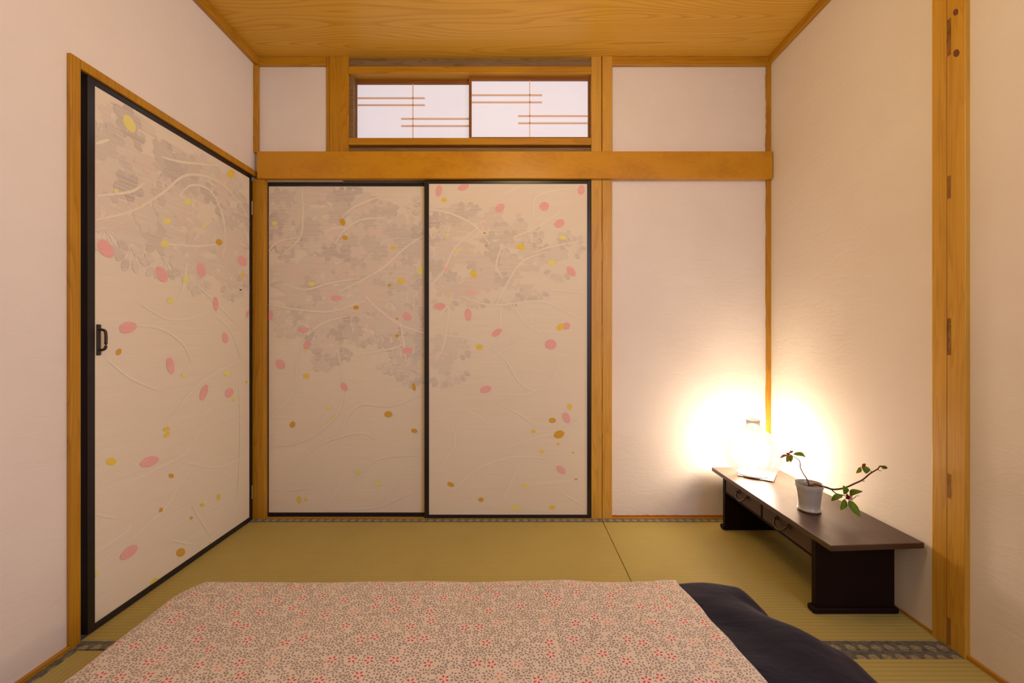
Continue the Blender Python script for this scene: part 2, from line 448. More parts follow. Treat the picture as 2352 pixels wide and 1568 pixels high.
# the split post in the middle
pb = MB()
pb.box(1.746, 1.8010, -.015, .06, -.0, 1.752).box(1.8035, 1.854, -.015, .06, -.0, 1.752)
pb.box(1.746, 1.7985, -.015, .06, 1.891, CH).box(1.803, 1.854, -.019, .06, 1.891, CH)
pb.box(1.80, 1.804, -.004, .06, -.0, CH)
po = trim(11, pb, M['pine'], 'split pine post right of the sliding doors with filled slots', .002)
for za, zb in ((1.33, 1.43), (.78, 1.0), (.44, .55)):
    MB().box(1.799, 1.8085, -.0158, -.004, za, zb).build('slot', M['dark_slot'] if za == 9 else M['honey_z'], po, .0008)
# right wall post with old mortises
rp = MB(); PX = W-.014
ZB = (-.863, -.9613)
rp.box(PX, W+.02, ZB[1], ZB[0], -.0, CH)
ro = trim(12, rp, M['post'], 'old pine post in the right wall with cut mortises and knots', .002)
def zat(v, yy): return .945-(v-771)*(yy+2.19)/966
YM = -.915
for v0, v1 in ((44, 128), (404, 456), (731, 815), (1088, 1143), (1418, 1480)):
    o = MB().box(PX-.0006, PX+.01, YM-.006, YM+.006, zat(v1, YM), zat(v0, YM)).build('mortise', M['dark_slot'], ro); o['label'] = 'dark cut mortise'
cr = MB().box(PX-.0004, PX+.01, YM+.0052, YM+.0062, 0, CH).build('crack', M['knot'], ro); cr['label'] = 'fine dark lengthwise crack'
for v, yy, r in ((28, -.935, .010), (122, -.937, .0115)):
    b = MB(); n = 16; zc = zat(v, yy)
    vs = [(PX-.0005, yy+r*.75*math.cos(2*math.pi*i/n), zc+r*math.sin(2*math.pi*i/n)+r*.35*math.cos(2*math.pi*i/n)) for i in range(n)]
    b.add(vs, [tuple(range(n))]); o = b.build('knot', M['knot'], ro); o['label'] = 'dark oval knot'
# uneven plaster lip beside the post
trim(13, MB().box(0-.002, .012, DY0-.03, DY0+.001, -.0, 1.797).box(-.002, .012, DY0+.001, DY1+.03, 1.768, 1.797), [M['honey_z']], 'wooden casing around the papered side door')
trim(14, MB().box(.0, W, -.020, .0, -.0, .0035), M['honey_x'], 'low sill strip along the foot of the back wall', .001)
struct(MB().box(0, .012, -DEPTH, DY0-.03, 0, .012).build('baseboard_left', M['honey_y'], bevel=.001), 'thin wooden strip along the foot of the left wall', 'baseboard')
bbr = MB().box(W-.010, W, -DEPTH, ZB[1], 0, .012).box(W-.006, W, ZB[0], -.02, 0, .006)
struct(bbr.build('baseboard_right', M['honey_y'], bevel=.001), 'thin wooden strip along the foot of the right wall', 'baseboard')
# ragged lower plaster edge with orange strip behind (back wall, right)
rg = MB(); n = 90; vs = []; fs = []
for i in range(n+1):
    x = 1.856+(2.60-1.856)*i/n
    z = .012+.004*noise.noise((x*14, 3, 0))+.0022*noise.noise((x*60, 7, 0))
    vs += [(x, -.004, 0.0035), (x, -.004, z), (x, 0, z)]
for i in range(n): fs += [(3*i, 3*i+3, 3*i+4, 3*i+1), (3*i+1, 3*i+4, 3*i+5, 3*i+2)]
rg.add(vs, fs); trim(15, rg, plain('orange_stain_wood', (.42, .15, .02), .6), 'rough orange strip under the ragged plaster edge', 0)

# ------------------------------------------------------------------ high window
wf = root('window_1', (1.12, .0, 1.89)); struct(wf, 'high horizontal paper window with two sliding sashes above the beam', 'window')
X0, X1 = .4915, 1.746
MB().box(X0, X1, -.008, .07, 2.335, 2.372).build('lintel', M['weathered'], wf, .002)
MB().box(X0, X1, -.022, .07, 2.297, 2.3345).build('head_board', M['honey_x'], wf, .003)
MB().box(X0, X1, .002, .07, 2.372, CH).build('head_infill', M['weathered'], wf)
MB().box(X0, X1, -.022, .07, 1.930, 1.966).build('sill', M['honey_x'], wf, .003)
MB().box(X0, X1, -.004, .07, 1.891, 1.9215).box(X0, X1, .01, .07, 1.9215, 1.930).build('sill_board', M['weathered'], wf, .001)
MB().box(X0, X0+.019, -.004, .07, 1.966, 2.297).box(X1-.004, X1, -.004, .07, 1.966, 2.297).build('jamb', M['weathered'], wf, .001)
def sash(x0, x1, z0, z1, px0, px1, pz0, pz1, y, lat):
    fr = MB(); t = .018
    fr.box(x0, px0, y, y+t, z0, z1).box(px1, x1, y, y+t, z0, z1).box(px0, px1, y, y+t, z0, pz0).box(px0, px1, y, y+t, pz1, z1)
    s = fr.build('sash', M['red_wood'], wf, .0012)
    pp = MB().box(px0-.004, px1+.004, y+.010, y+.0115, pz0-.004, pz1+.004).build('paper_pane', M['window_paper'], s)
    k = MB()
    for a in lat: k.box(a[0], a[1], y+.003, y+.0098, a[2], a[3])
    k.build('lattice', M['kumiko'], s)
def lx(u, Z): return 1.345+(u-1180)*Z/966
def lz(v, Z): return .945-(v-771)*Z/966
Z1 = 2.196; Z2 = 2.222; h = .0035
sash(1.111, 1.7415, 1.955, 2.300, 1.1246, 1.733, 1.983, 2.279, .006,
     [(lx(1217, Z1)-.002, lx(1217, Z1)+.002, 1.983, 2.279)] +
     [(1.1246, lx(1245, Z1), lz(v, Z1)-h, lz(v, Z1)+h) for v in (217, 233.5)] + [(lx(1190, Z1), 1.733, lz(v, Z1)-h, lz(v, Z1)+h) for v in (265, 281.5)])
sash(.510, 1.16, 1.955, 2.2965, .512+.004, 1.130, 1.986, 2.2756, .032,
     [(lx(948, Z2)-.002, lx(948, Z2)+.002, 1.986, 2.2756)] +
     [(.512, lx(975, Z2), lz(v, Z2)-h, lz(v, Z2)+h) for v in (224, 240)] + [(lx(921, Z2), 1.13, lz(v, Z2)-h, lz(v, Z2)+h) for v in (271.5, 288)])

# ------------------------------------------------------------------ papered doors
PETALS_L=[(0.417,1.143,0.0296,0.0137,175,'p'),(0.071,1.052,0.0251,0.0137,-100,'p'),(0.242,0.975,0.0296,0.0137,-175,'p'),(0.262,0.895,0.0205,0.016,-120,'p'),(0.787,1.045,0.0251,0.0205,140,'p'),(0.787,0.867,0.0296,0.016,-170,'p'),(0.123,0.797,0.0274,0.0205,130,'p'),(0.458,0.678,0.0228,0.016,120,'p'),(0.449,1.54,0.0182,0.0137,120,'g'),(0.463,1.458,0.0137,0.0114,160,'g'),(0.714,1.405,0.0137,0.0091,0,'y'),(0.094,1.533,0.016,0.0114,0,'l'),(0.287,1.216,0.0182,0.0137,0,'l'),(0.695,1.209,0.0091,0.0068,0,'g'),(0.755,1.232,0.0205,0.0137,0,'y'),(0.857,1.285,0.0205,0.0137,-90,'l'),(0.52,1.093,0.0137,0.0114,0,'g'),(0.734,1.034,0.0068,0.0046,0,'g'),(0.734,0.945,0.0091,0.0091,0,'g'),(0.251,0.867,0.0091,0.0068,-100,'l'),(0.26,0.735,0.016,0.0114,170,'y'),(0.378,0.571,0.0137,0.0114,0,'l'),(0.401,0.516,0.0091,0.0068,0,'l'),(0.187,0.482,0.016,0.0137,-120,'g'),(0.689,0.535,0.0205,0.016,175,'g'),(0.823,0.678,0.0205,0.0091,100,'g'),(0.825,0.448,0.016,0.0114,160,'g'),(0.531,0.232,0.0137,0.0114,-100,'l'),(0.636,0.175,0.0137,0.0114,-100,'l'),(0.221,0.088,0.0182,0.0114,100,'y'),(0.258,0.088,0.0091,0.0068,-100,'y')]
PETALS_R=[(0.958,1.695,0.0293,0.0158,-100,'p'),(1.084,1.713,0.0293,0.0158,-160,'p'),(1.273,1.605,0.027,0.0203,-145,'p'),(1.503,1.614,0.0248,0.0225,0,'p'),(1.581,1.526,0.027,0.0203,-150,'p'),(1.694,1.699,0.0248,0.018,-100,'p'),(1.642,1.278,0.0293,0.018,130,'p'),(1.001,1.292,0.0225,0.0113,-135,'q'),(1.127,1.168,0.0225,0.0203,0,'q'),(0.962,1.098,0.0293,0.018,0,'p'),(1.109,1.055,0.0315,0.018,95,'p'),(1.257,0.961,0.0293,0.0158,-145,'p'),(1.617,0.995,0.0203,0.018,-150,'p'),(1.536,0.9,0.0293,0.027,0,'p'),(1.199,0.668,0.0293,0.018,-165,'p'),(1.617,0.522,0.0293,0.018,115,'p'),(1.59,0.252,0.027,0.0158,135,'p'),(0.985,1.647,0.0135,0.0113,0,'y'),(1.381,1.404,0.0203,0.0158,0,'y'),(1.599,1.452,0.018,0.0113,0,'l'),(1.541,1.323,0.0203,0.0158,0,'l'),(1.138,1.265,0.0225,0.0135,110,'y'),(1.052,1.384,0.0135,0.009,120,'l'),(1.001,1.465,0.0113,0.009,0,'l'),(1.122,1.391,0.0068,0.0068,0,'l'),(1.194,1.476,0.0068,0.0045,0,'g'),(1.203,1.411,0.0068,0.0045,0,'g'),(1.586,0.99,0.0203,0.0158,-135,'y'),(1.167,0.886,0.018,0.0135,0,'y'),(1.635,0.578,0.0158,0.0113,-90,'y'),(1.545,0.508,0.018,0.0135,0,'g'),(1.579,0.436,0.027,0.0203,-160,'g'),(1.575,0.387,0.0068,0.0068,90,'y'),(1.446,0.452,0.0113,0.009,0,'y'),(1.491,0.346,0.0113,0.009,0,'y'),(1.651,0.342,0.0045,0.0045,0,'g'),(1.667,0.204,0.009,0.0045,0,'g'),(1.019,0.177,0.018,0.0113,155,'g'),(1.176,0.098,0.0135,0.0113,0,'g'),(1.406,0.168,0.0158,0.0113,0,'l'),(1.356,0.056,0.027,0.0135,0,'l'),(1.277,0.049,0.0113,0.0068,0,'l'),(1.545,0.058,0.0135,0.0113,0,'y'),(1.012,1.166,0.0068,0.0068,0,'l')]
PETALS_D=[(-0.805,1.233,0.0314,0.0243,138,'p'),(-0.584,1.179,0.0312,0.0241,136,'p'),(-0.38,1.228,0.0293,0.0232,113,'p'),(-0.108,1.314,0.0363,0.0232,174,'p'),(-0.293,1.09,0.0312,0.0167,97,'p'),(-0.064,1.057,0.0207,0.01,-109,'p'),(-0.725,0.974,0.033,0.0197,-166,'p'),(-0.23,0.935,0.0252,0.02,119,'p'),(-0.543,0.829,0.0332,0.0183,105,'p'),(-0.365,0.699,0.0357,0.0206,-121,'p'),(-0.203,0.676,0.029,0.0213,179,'p'),(-0.638,0.481,0.0391,0.0184,175,'p'),(-0.72,0.189,0.0328,0.0204,-179,'p'),(-0.719,1.687,0.0271,0.0227,125,'l'),(-0.191,1.715,0.0293,0.0174,-139,'y'),(-0.768,1.435,0.0104,0.0066,-145,'l'),(-0.455,1.498,0.0203,0.0131,-147,'l'),(-0.676,1.412,0.0076,0.0044,-153,'l'),(-0.558,1.391,0.0195,0.0112,-157,'l'),(-0.368,1.418,0.016,0.0072,-162,'l'),(-0.57,1.299,0.021,0.0129,-160,'l'),(-0.271,1.372,0.0216,0.0146,-166,'g'),(-0.465,1.177,0.0173,0.0128,-119,'l'),(-0.543,1.083,0.0168,0.0118,-170,'l'),(-0.101,1.246,0.017,0.0085,-169,'y'),(-0.759,0.89,0.0119,0.0095,-126,'g'),(-0.476,0.785,0.0114,0.0088,167,'l'),(-0.218,0.769,0.0211,0.0122,172,'l'),(-0.074,0.713,0.0104,0.0065,170,'y'),(-0.166,0.641,0.0192,0.0103,168,'l'),(-0.562,0.584,0.0161,0.0086,173,'y'),(-0.56,0.562,0.0135,0.0102,-159,'y'),(-0.785,0.525,0.0182,0.012,148,'y'),(-0.539,0.396,0.014,0.0077,146,'g'),(-0.588,0.282,0.0092,0.0085,149,'g'),(-0.375,0.216,0.014,0.0068,151,'y'),(-0.274,0.211,0.0139,0.0113,-70,'y'),(-0.437,0.186,0.0094,0.0055,157,'g'),(-0.492,0.071,0.0249,0.0155,145,'g'),(-0.617,0.027,0.016,0.0097,169,'y'),(-0.323,0.025,0.0095,0.0049,142,'y'),(-0.834,0.177,0.0113,0.0056,-84,'l')]
TWIGS_L=[[(0.237,1.722),(0.242,1.586),(0.228,1.46),(0.137,1.369)],[(0.055,1.38),(0.114,1.437),(0.228,1.46)],[(0.445,1.563),(0.502,1.613),(0.593,1.654),(0.684,1.681)],[(0.41,1.426),(0.456,1.494),(0.547,1.551),(0.661,1.563)],[(0.433,1.175),(0.547,1.232),(0.661,1.301),(0.775,1.403),(0.878,1.472)],[(0.137,1.221),(0.251,1.187),(0.388,1.221),(0.524,1.244)],[(0.055,1.107),(0.205,1.084),(0.388,1.073),(0.57,1.13)],[(0.57,1.152),(0.638,1.084),(0.752,1.004),(0.878,0.959)],[(0.262,0.947),(0.353,1.016),(0.479,1.05)],[(0.752,1.016),(0.771,0.902),(0.78,0.811)],[(0.08,0.519),(0.171,0.617),(0.205,0.697),(0.217,0.856),(0.251,0.947)],[(0.068,0.364),(0.228,0.389),(0.365,0.473),(0.438,0.571),(0.451,0.719),(0.422,0.879)],[(0.205,0.241),(0.278,0.341),(0.399,0.405),(0.547,0.437),(0.627,0.4)],[(0.524,0.19),(0.616,0.291),(0.741,0.318),(0.878,0.318)],[(0.337,0.031),(0.422,0.138),(0.447,0.213)],[(0.429,0.423),(0.479,0.526),(0.552,0.587),(0.707,0.578),(0.866,0.64)],[(0.677,0.035),(0.7,0.127),(0.764,0.229)],[(0.148,0.133),(0.296,0.154)],[(0.365,0.035),(0.616,0.047),(0.821,0.127)],[(0.547,0.845),(0.707,0.879),(0.775,0.902)]]
TWIGS_R=[[(0.917,1.6),(1.03,1.573),(1.142,1.515),(1.221,1.42)],[(1.345,1.454),(1.503,1.528),(1.649,1.645)],[(0.917,1.206),(0.985,1.285),(1.041,1.398),(1.165,1.51)],[(1.446,1.375),(1.548,1.409),(1.683,1.431)],[(1.255,1.105),(1.311,1.217),(1.39,1.33),(1.503,1.375)],[(1.075,1.15),(1.232,1.105),(1.48,1.123),(1.615,1.071),(1.717,1.015)],[(1.345,1.105),(1.401,1.015),(1.525,0.925)],[(1.277,1.105),(1.277,0.992),(1.273,0.902)],[(0.951,0.959),(1.165,0.913),(1.3,0.823),(1.379,0.7),(1.48,0.666),(1.559,0.745),(1.581,0.812)],[(1.232,0.643),(1.39,0.643),(1.48,0.67)],[(1.086,0.569),(1.165,0.531),(1.237,0.474)],[(1.277,0.587),(1.39,0.531),(1.469,0.463)],[(1.03,0.148),(1.165,0.261),(1.322,0.317),(1.48,0.317),(1.536,0.29)],[(1.289,0.092),(1.334,0.193),(1.379,0.294)],[(0.973,0.272),(1.041,0.384),(1.03,0.486)],[(1.311,0.373),(1.48,0.425),(1.593,0.452),(1.717,0.542)],[(1.458,0.182),(1.705,0.204)],[(0.94,1.015),(1.007,1.094),(0.985,0.902),(0.94,0.812)],[(1.232,0.835),(1.39,0.925)],[(1.446,1.555),(1.469,1.668),(1.683,1.713)],[(1.277,1.668),(1.39,1.724)],[(1.593,0.137),(1.717,0.058)],[(1.289,1.24),(1.255,1.307),(1.277,1.398)],[(1.525,1.184),(1.705,1.168)]]
TWIGS_D=[[(-0.839,1.317),(-0.714,1.382),(-0.586,1.486),(-0.458,1.607),(-0.279,1.649),(-0.144,1.604),(-0.06,1.543)],[(-0.503,1.506),(-0.434,1.574),(-0.321,1.586),(-0.245,1.491),(-0.233,1.372),(-0.251,1.304)],[(-0.793,1.597),(-0.837,1.563)],[(-0.661,1.5),(-0.714,1.451),(-0.834,1.396)],[(-0.586,1.627),(-0.48,1.651),(-0.279,1.718)],[(-0.566,1.3),(-0.41,1.325),(-0.251,1.369)],[(-0.67,1.057),(-0.566,1.014),(-0.458,1.015),(-0.334,1.053)],[(-0.714,0.985),(-0.586,0.972),(-0.48,0.911),(-0.434,0.829)],[(-0.8,0.867),(-0.714,0.797),(-0.606,0.742)],[(-0.556,0.6),(-0.458,0.696),(-0.334,0.764),(-0.06,0.841)],[(-0.738,0.433),(-0.606,0.446),(-0.469,0.466),(-0.385,0.545),(-0.36,0.606),(-0.221,0.652)],[(-0.469,0.427),(-0.279,0.35),(-0.06,0.341)],[(-0.834,0.251),(-0.73,0.266),(-0.714,0.282)],[(-0.714,0.228),(-0.566,0.283),(-0.48,0.363),(-0.36,0.416)],[(-0.434,0.238),(-0.334,0.073)],[(-0.458,1.252),(-0.48,1.141),(-0.524,1.067)],[(-0.41,1.168),(-0.279,1.085),(-0.16,1.01)],[(-0.307,1.044),(-0.191,0.968),(-0.111,0.818)],[(-0.545,0.147),(-0.41,0.062)],[(-0.834,0.371),(-0.762,0.326)],[(-0.134,0.756),(-0.121,0.455),(-0.144,0.142)]]
CLOUD_L=[[(0.059,1.718),(0.331,1.718),(0.616,1.709),(0.707,1.631),(0.844,1.608),(0.873,1.426),(0.871,1.107),(0.873,0.97),(0.775,0.947),(0.616,0.97),(0.479,0.993),(0.296,1.004),(0.059,1.027)],[(0.205,0.993),(0.547,1.016),(0.456,0.811),(0.342,0.799)],[(0.65,0.993),(0.871,1.107),(0.871,0.765),(0.775,0.765),(0.661,0.879)]]
CLOUD_R=[[(0.917,1.6),(1.075,1.623),(1.187,1.656),(1.255,1.555),(1.39,1.51),(1.458,1.42),(1.638,1.454),(1.649,1.364),(1.503,1.24),(1.39,1.15),(1.232,1.172),(1.052,1.15),(0.917,1.15)],[(0.917,0.925),(1.03,0.936),(1.075,0.812),(1.03,0.733),(0.94,0.767)]]
CLOUD_D=[[(-0.841,1.708),(-0.73,1.732),(-0.524,1.705),(-0.334,1.706),(-0.06,1.697),(-0.05,1.324),(-0.094,1.197),(-0.279,1.204),(-0.524,1.214),(-0.643,1.283),(-0.778,1.253),(-0.841,1.351)]]

COLI = {'p': 7, 'q': 8, 'g': 9, 'y': 10, 'l': 11}
def inside(p, poly):
    x, y = p; c = False; j = len(poly)-1
    for i in range(len(poly)):
        xi, yi = poly[i]; xj, yj = poly[j]
        if (yi > y) != (yj > y) and x < (xj-xi)*(y-yi)/(yj-yi)+xi: c = not c
        j = i
    return c
class Print:
    """flat inks laid on the paper of one leaf; P(s,t,d) places them"""
    def __init__(s, P, s0, s1, t0, t1):
        s.P = P; s.r = (s0, s1, t0, t1); s.mb = MB(); s.d = 0.
        s.mb.add([P(s0, t0, 0), P(s1, t0, 0), P(s1, t1, 0), P(s0, t1, 0)], [(0, 1, 2, 3)], 0)
    def poly(s, pts, mi):
        s0, s1, t0, t1 = s.r
        def clip(p, f, g):
            o = []
            for i in range(len(p)):
                a, b = p[i-1], p[i]; fa, fb = f(a), f(b)
                if fa >= 0: o.append(a)
                if (fa >= 0) != (fb >= 0):
                    k = fa/(fa-fb); o.append((a[0]+(b[0]-a[0])*k, a[1]+(b[1]-a[1])*k))
            return o
        for f in (lambda q: q[0]-s0, lambda q: s1-q[0], lambda q: q[1]-t0, lambda q: t1-q[1]):
            if len(pts) < 3: return
            pts = clip(pts, f, None)
        if len(pts) < 3: return
        s.d += 1.2e-6
        s.mb.add([s.P(a, b, s.base+s.d) for a, b in pts], [tuple(range(len(pts)))], mi)
    base = 5e-5
    def ell(s, cx, cz, a, b, deg, mi, n=14, tip=0., notch=0.):
        t = math.radians(deg); c, q = math.cos(t), math.sin(t); pts = []
        for i in range(n):
            th = 2*math.pi*i/n; r = 1+tip*math.cos(th)**8 - (notch*max(0, math.cos(th))**30)
            x, y = a*r*math.cos(th), b*math.sin(th); pts.append((cx+x*c-y*q, cz+x*q+y*c))
        s.poly(pts, mi)
    def strip(s, pts, w, mi):
        P = smoothpts([(a, b, 0) for a, b in pts], 7); N = len(P)-1
        L, Rr = [], []
        for i, p in enumerate(P):
            d = (P[min(i+1, N)]-P[max(i-1, 0)]).normalized(); k = w*(.35+.65*math.sin(math.pi*min(1, .12+i/N*.8)))
            nn = Vector((-d.y, d.x, 0))*k; L.append(p+nn); Rr.append(p-nn)
        for i in range(N):
            s.poly([(L[i].x, L[i].y), (L[i+1].x, L[i+1].y), (Rr[i+1].x, Rr[i+1].y), (Rr[i].x, Rr[i].y)], mi)
            s.d -= 1.2e-6
        s.d += 1.2e-6
def ornament(pr, clouds, twigs, petals, seed, dens, size):
    R = random.Random(seed)
    def blossom(p, r, ph, mi, sq):
        for k in range(5):
            a = math.radians(ph+72*k)
            pr.ell(p[0]+r*.56*math.cos(a), p[1]+r*.56*sq*math.sin(a), r*.46, r*.37*sq, ph+72*k, mi, 14, notch=.2)
    def bunch(p, r, a0, a1, n, mi):
        """half open blossoms hanging on thin stalks"""
        for k in range(n):
            a = math.radians(a0+(a1-a0)*k/max(1, n-1)+R.uniform(-6, 6)); l = r*R.uniform(.85, 1.15)
            q = (p[0]+l*math.cos(a), p[1]+l*math.sin(a))
            pr.ell(q[0], q[1], r*.30, r*.19, math.degrees(a), R.choice((mi, mi, 2)), 14)
            pr.strip([p, ((p[0]+q[0])/2+.004, (p[1]+q[1])/2), (p[0]+(q[0]-p[0])*.8, p[1]+(q[1]-p[1])*.8)], .0012, 6)
    for ci, cl in enumerate(clouds):
        xs = [p[0] for p in cl]; zs = [p[1] for p in cl]
        area = (max(xs)-min(xs))*(max(zs)-min(zs)); n = int(area*dens)
        first = len(cl) > 4; cx = sum(xs)/len(xs); cz = sum(zs)/len(zs)
        if first:                                   # the dense band of silver wash behind the blossoms
            for i in range(int(n*1.0)):
                p = (R.uniform(min(xs), max(xs)), R.uniform(min(zs), max(zs)))
                a = R.uniform(.03, .09)
                if not (inside(p, cl) and inside((p[0]-a*.8, p[1]-.02), cl) and inside((p[0]+a*.8, p[1]-.02), cl)): continue
                pr.ell(p[0], p[1], a, R.uniform(.006, .022), R.uniform(-3, 3), R.choice((1, 1, 4, 4, 2)), 16)
        for i in range(n):
            p = (R.uniform(min(xs), max(xs)), R.uniform(min(zs), max(zs)))
            if not inside(p, cl): continue
            k = (p[1]-min(zs))/(max(zs)-min(zs))
            r = size*R.uniform(.7, 1.15); mi = R.choice((1, 1, 4, 2, 2, 3) if k > .5 else (1, 1, 4, 4, 1, 2)); ph = R.uniform(0, 72)
            blossom(p, r, ph, mi, R.uniform(.65, 1))
            if R.random() < .3:
                for k in range(6):
                    a = math.radians(ph+R.uniform(-50, 50)); l = r*R.uniform(.5, .9)
                    pr.strip([p, (p[0]+l*.5*math.cos(a), p[1]+l*.5*math.sin(a)), (p[0]+l*math.cos(a+.15), p[1]+l*math.sin(a+.15))], .0011, 6)
        if first:                                   # hanging bunches along the lower rim
            for i in range(len(cl)):
                (x0, z0_), (x1, z1_) = cl[i-1], cl[i]
                m = ((x0+x1)/2, (z0_+z1_)/2)
                if m[1] < cz-.02: bunch(m, size*1.25, -150, -30, 6, 1)
                elif m[0] > cx and m[1] < max(zs)-.05: bunch(m, size*1.1, -60, 40, 5, 1)
        else: bunch((cx, cz), size*1.5, -150, -30, 7, 2)
    for t in twigs: pr.strip(t, .0046, 6)
    for x, z, a, b, g, c in petals:
        pr.ell(x, z, a, b, g, COLI[c], 18, tip=.06, notch=.12 if c in 'pq' and int(x*1000) % 2 else 0)
def leaf_door(name, label, P, s0, s1, t0, t1, f, thick, data, seed, dens, size, inner, Bx):
    r = root(name, P((s0+s1)/2, 0, 0)); struct(r, label, 'door')
    fl, fr_, fb, ft = f
    fm = MB()
    Bx(fm, s0, s0+fl, t0, t1, .003, -thick); Bx(fm, s1-fr_, s1, t0, t1, .003, -thick)
    Bx(fm, s0+fl, s1-fr_, t0, t0+fb, .003, -thick); Bx(fm, s0+fl, s1-fr_, t1-ft, t1, .003, -thick)
    fm.build('frame', M['lacquer'], r, .0012)
    bm_ = MB(); Bx(bm_, s0+fl-.002, s1-fr_+.002, t0+fb-.002, t1-ft+.002, -.003, -thick+.004); bm_.build('core_board', M['honey_x'], r)
    pr = Print(P, s0+fl-.001, s1-fr_+.001, t0+fb-.001, t1-ft+.001)
    if name == 'door_1': pr.poly([(.856, t0), (s1, t0), (s1, t1), (.856, t1)], 12)
    ornament(pr, data[0], data[1], data[2], seed, dens, size)
    pr.mb.build('printed_paper', INKS, r)
    return r
YR, YLf = -.015, .012
def BXb(y):
    def f(mb, a, b, c, d, e, g): mb.box(a, b, y-e, y-g, c, d)
    return f
leaf_door('door_1', 'papered sliding door at the left of the back pair, mostly silver blossoms', lambda s, t, d: (s, YLf-d, t), .040, .900, .003, 1.744, (.0225, .02, .018, .017), .022, (CLOUD_L, TWIGS_L, PETALS_L), 5, 330, .058, None, BXb(YLf))
leaf_door('door_2', 'papered sliding door at the right of the back pair, with more pink petals', lambda s, t, d: (s, YR-d, t), .8835, 1.7435, .003, 1.747, (.0235, .019, .018, .0165), .022, (CLOUD_R, TWIGS_R, PETALS_R), 11, 250, .052, None, BXb(YR))
def BXl(mb, a, b, c, d, e, g): mb.box(g, e, a, b, c, d)
d3 = leaf_door('door_3', 'papered side door in the left wall with small iron pull handle', lambda s, t, d: (0.0+d, s, t), -.8655, -.035, .003, 1.767, (.024, .016, .020, .020), .03, (CLOUD_D, TWIGS_D, PETALS_D), 23, 300, .06, None, BXl)
hz = .932
hm = MB().box(.0, .004, -.836, -.823, hz-.050, hz+.050).box(.004, .0065, -.8345, -.8245, hz+.034, hz+.048).box(.004, .0065, -.8345, -.8245, hz-.048, hz-.034)
hd = hm.build('handle', M['iron'], d3, .0012)
MB().tube(smoothpts([(.003, -.829, hz-.034), (.016, -.826, hz-.031), (.021, -.825, hz-.02), (.021, -.825, hz+.02), (.016, -.826, hz+.031), (.003, -.829, hz+.034)], 5), .0042, 10).build('grip', M['iron'], hd, smooth=True)
for z in (1.60, .145):
    MB().box(-.001, .0045, -.0365, -.030, z-.035, z+.035).tube([(.004, -.0345, z-.035), (.004, -.0345, z+.035)], .0025).build('hinge', M['steel'], d3)

# ------------------------------------------------------------------ straw mats
def mat_thing(x0, x1, y0, y1, axis, borders, label):
    r = root('tatami_mat', ((x0+x1)/2, (y0+y1)/2, -.055)); tag(r, label, 'floor mat', 'straw mats covering the floor')
    g = .0012; bwid = .036
    MB().box(x0+g, x1-g, y0+g, y1-g, -.055, 0).build('woven_surface', M['tatami_'+axis], r, .002)
    for side in borders:
        if side == 'back': q = (x0+g, x1-g, y1-bwid, y1-g)
        if side == 'front': q = (x0+g, x1-g, y0+g, y0+bwid)
        if side == 'left': q = (x0+g, x0+bwid, y0+g, y1-g)
        if side == 'right': q = (x1-bwid, x1-g, y0+g, y1-g)
        MB().box(*q, -.004, .0014).build('cloth_border', M['heri'], r, .0006)
B0, B1 = -.0205, -.924
mat_thing(0, 1.798, B1, B0, 'x', ('back', 'front'), 'long straw mat in front of the back sliding doors')
mat_thing(1.798, W, B1, B0, 'x', ('back', 'front'), 'half straw mat under the low dark desk')
mat_thing(0, .89, -2.74, B1, 'y', ('left', 'right'), 'straw mat along the left wall beside the bed')
mat_thing(.89, W, -1.83, B1, 'x', ('back', 'front'), 'straw mat under the bed by the right wall post')
mat_thing(.89, W, -2.74, -1.83, 'x', ('back', 'front'), 'straw mat nearest the viewer at the right')

# ------------------------------------------------------------------ bed
def lerp_tab(tab, x):
    if x <= tab[0][0]: return tab[0][1]
    for (a, b), (c, d) in zip(tab, tab[1:]):
        if x <= c: t = (x-a)/(c-a); t = t*t*(3-2*t); return b+(d-b)*t
    return tab[-1][1]
def sm(t): t = max(0, min(1, t)); return t*t*(3-2*t)
NX0 = .246
def navy_x1(y): return lerp_tab([(-2.7, 2.34), (-1.15, 2.33), (-.99, 2.325), (-.955, 2.30), (-.925, 2.26), (-.875, 2.225), (-.835, 2.185), (-.79, 2.195), (-.74, 2.20), (-.68, 2.20)], y)
def navy_y1(x): return -.738+.006*noise.noise((x*4, 0, 0))+(.030*sm((x-1.72)/.13)*(1-sm((x-1.98)/.2)))-.03*sm((x-2.1)/.09)
def navy_z(x, y):
    x1 = navy_x1(y); y1 = navy_y1(x)
    z = .094+.006*noise.noise((x*3, y*3, 5))
    d = x1-x
    slope = sm(d/(.10+.07*sm((-.80-y)/.08)+.15*sm((-.95-y)/.25)))
    z = z*(.34+.66*slope)+.010*math.exp(-((d-.20)/.09)**2)*sm((y+1.3)/.3)
    z += .006*noise.noise((x*9+y*6, y*11-x*4, 1.3))*(1 if x > 1.9 else .3)
    e = min(d/.045, (x-NX0)/.05, (y1-y)/.05)
    return max(.004, z*math.sqrt(max(0, 1-(1-min(1, max(0, e)))**2)))
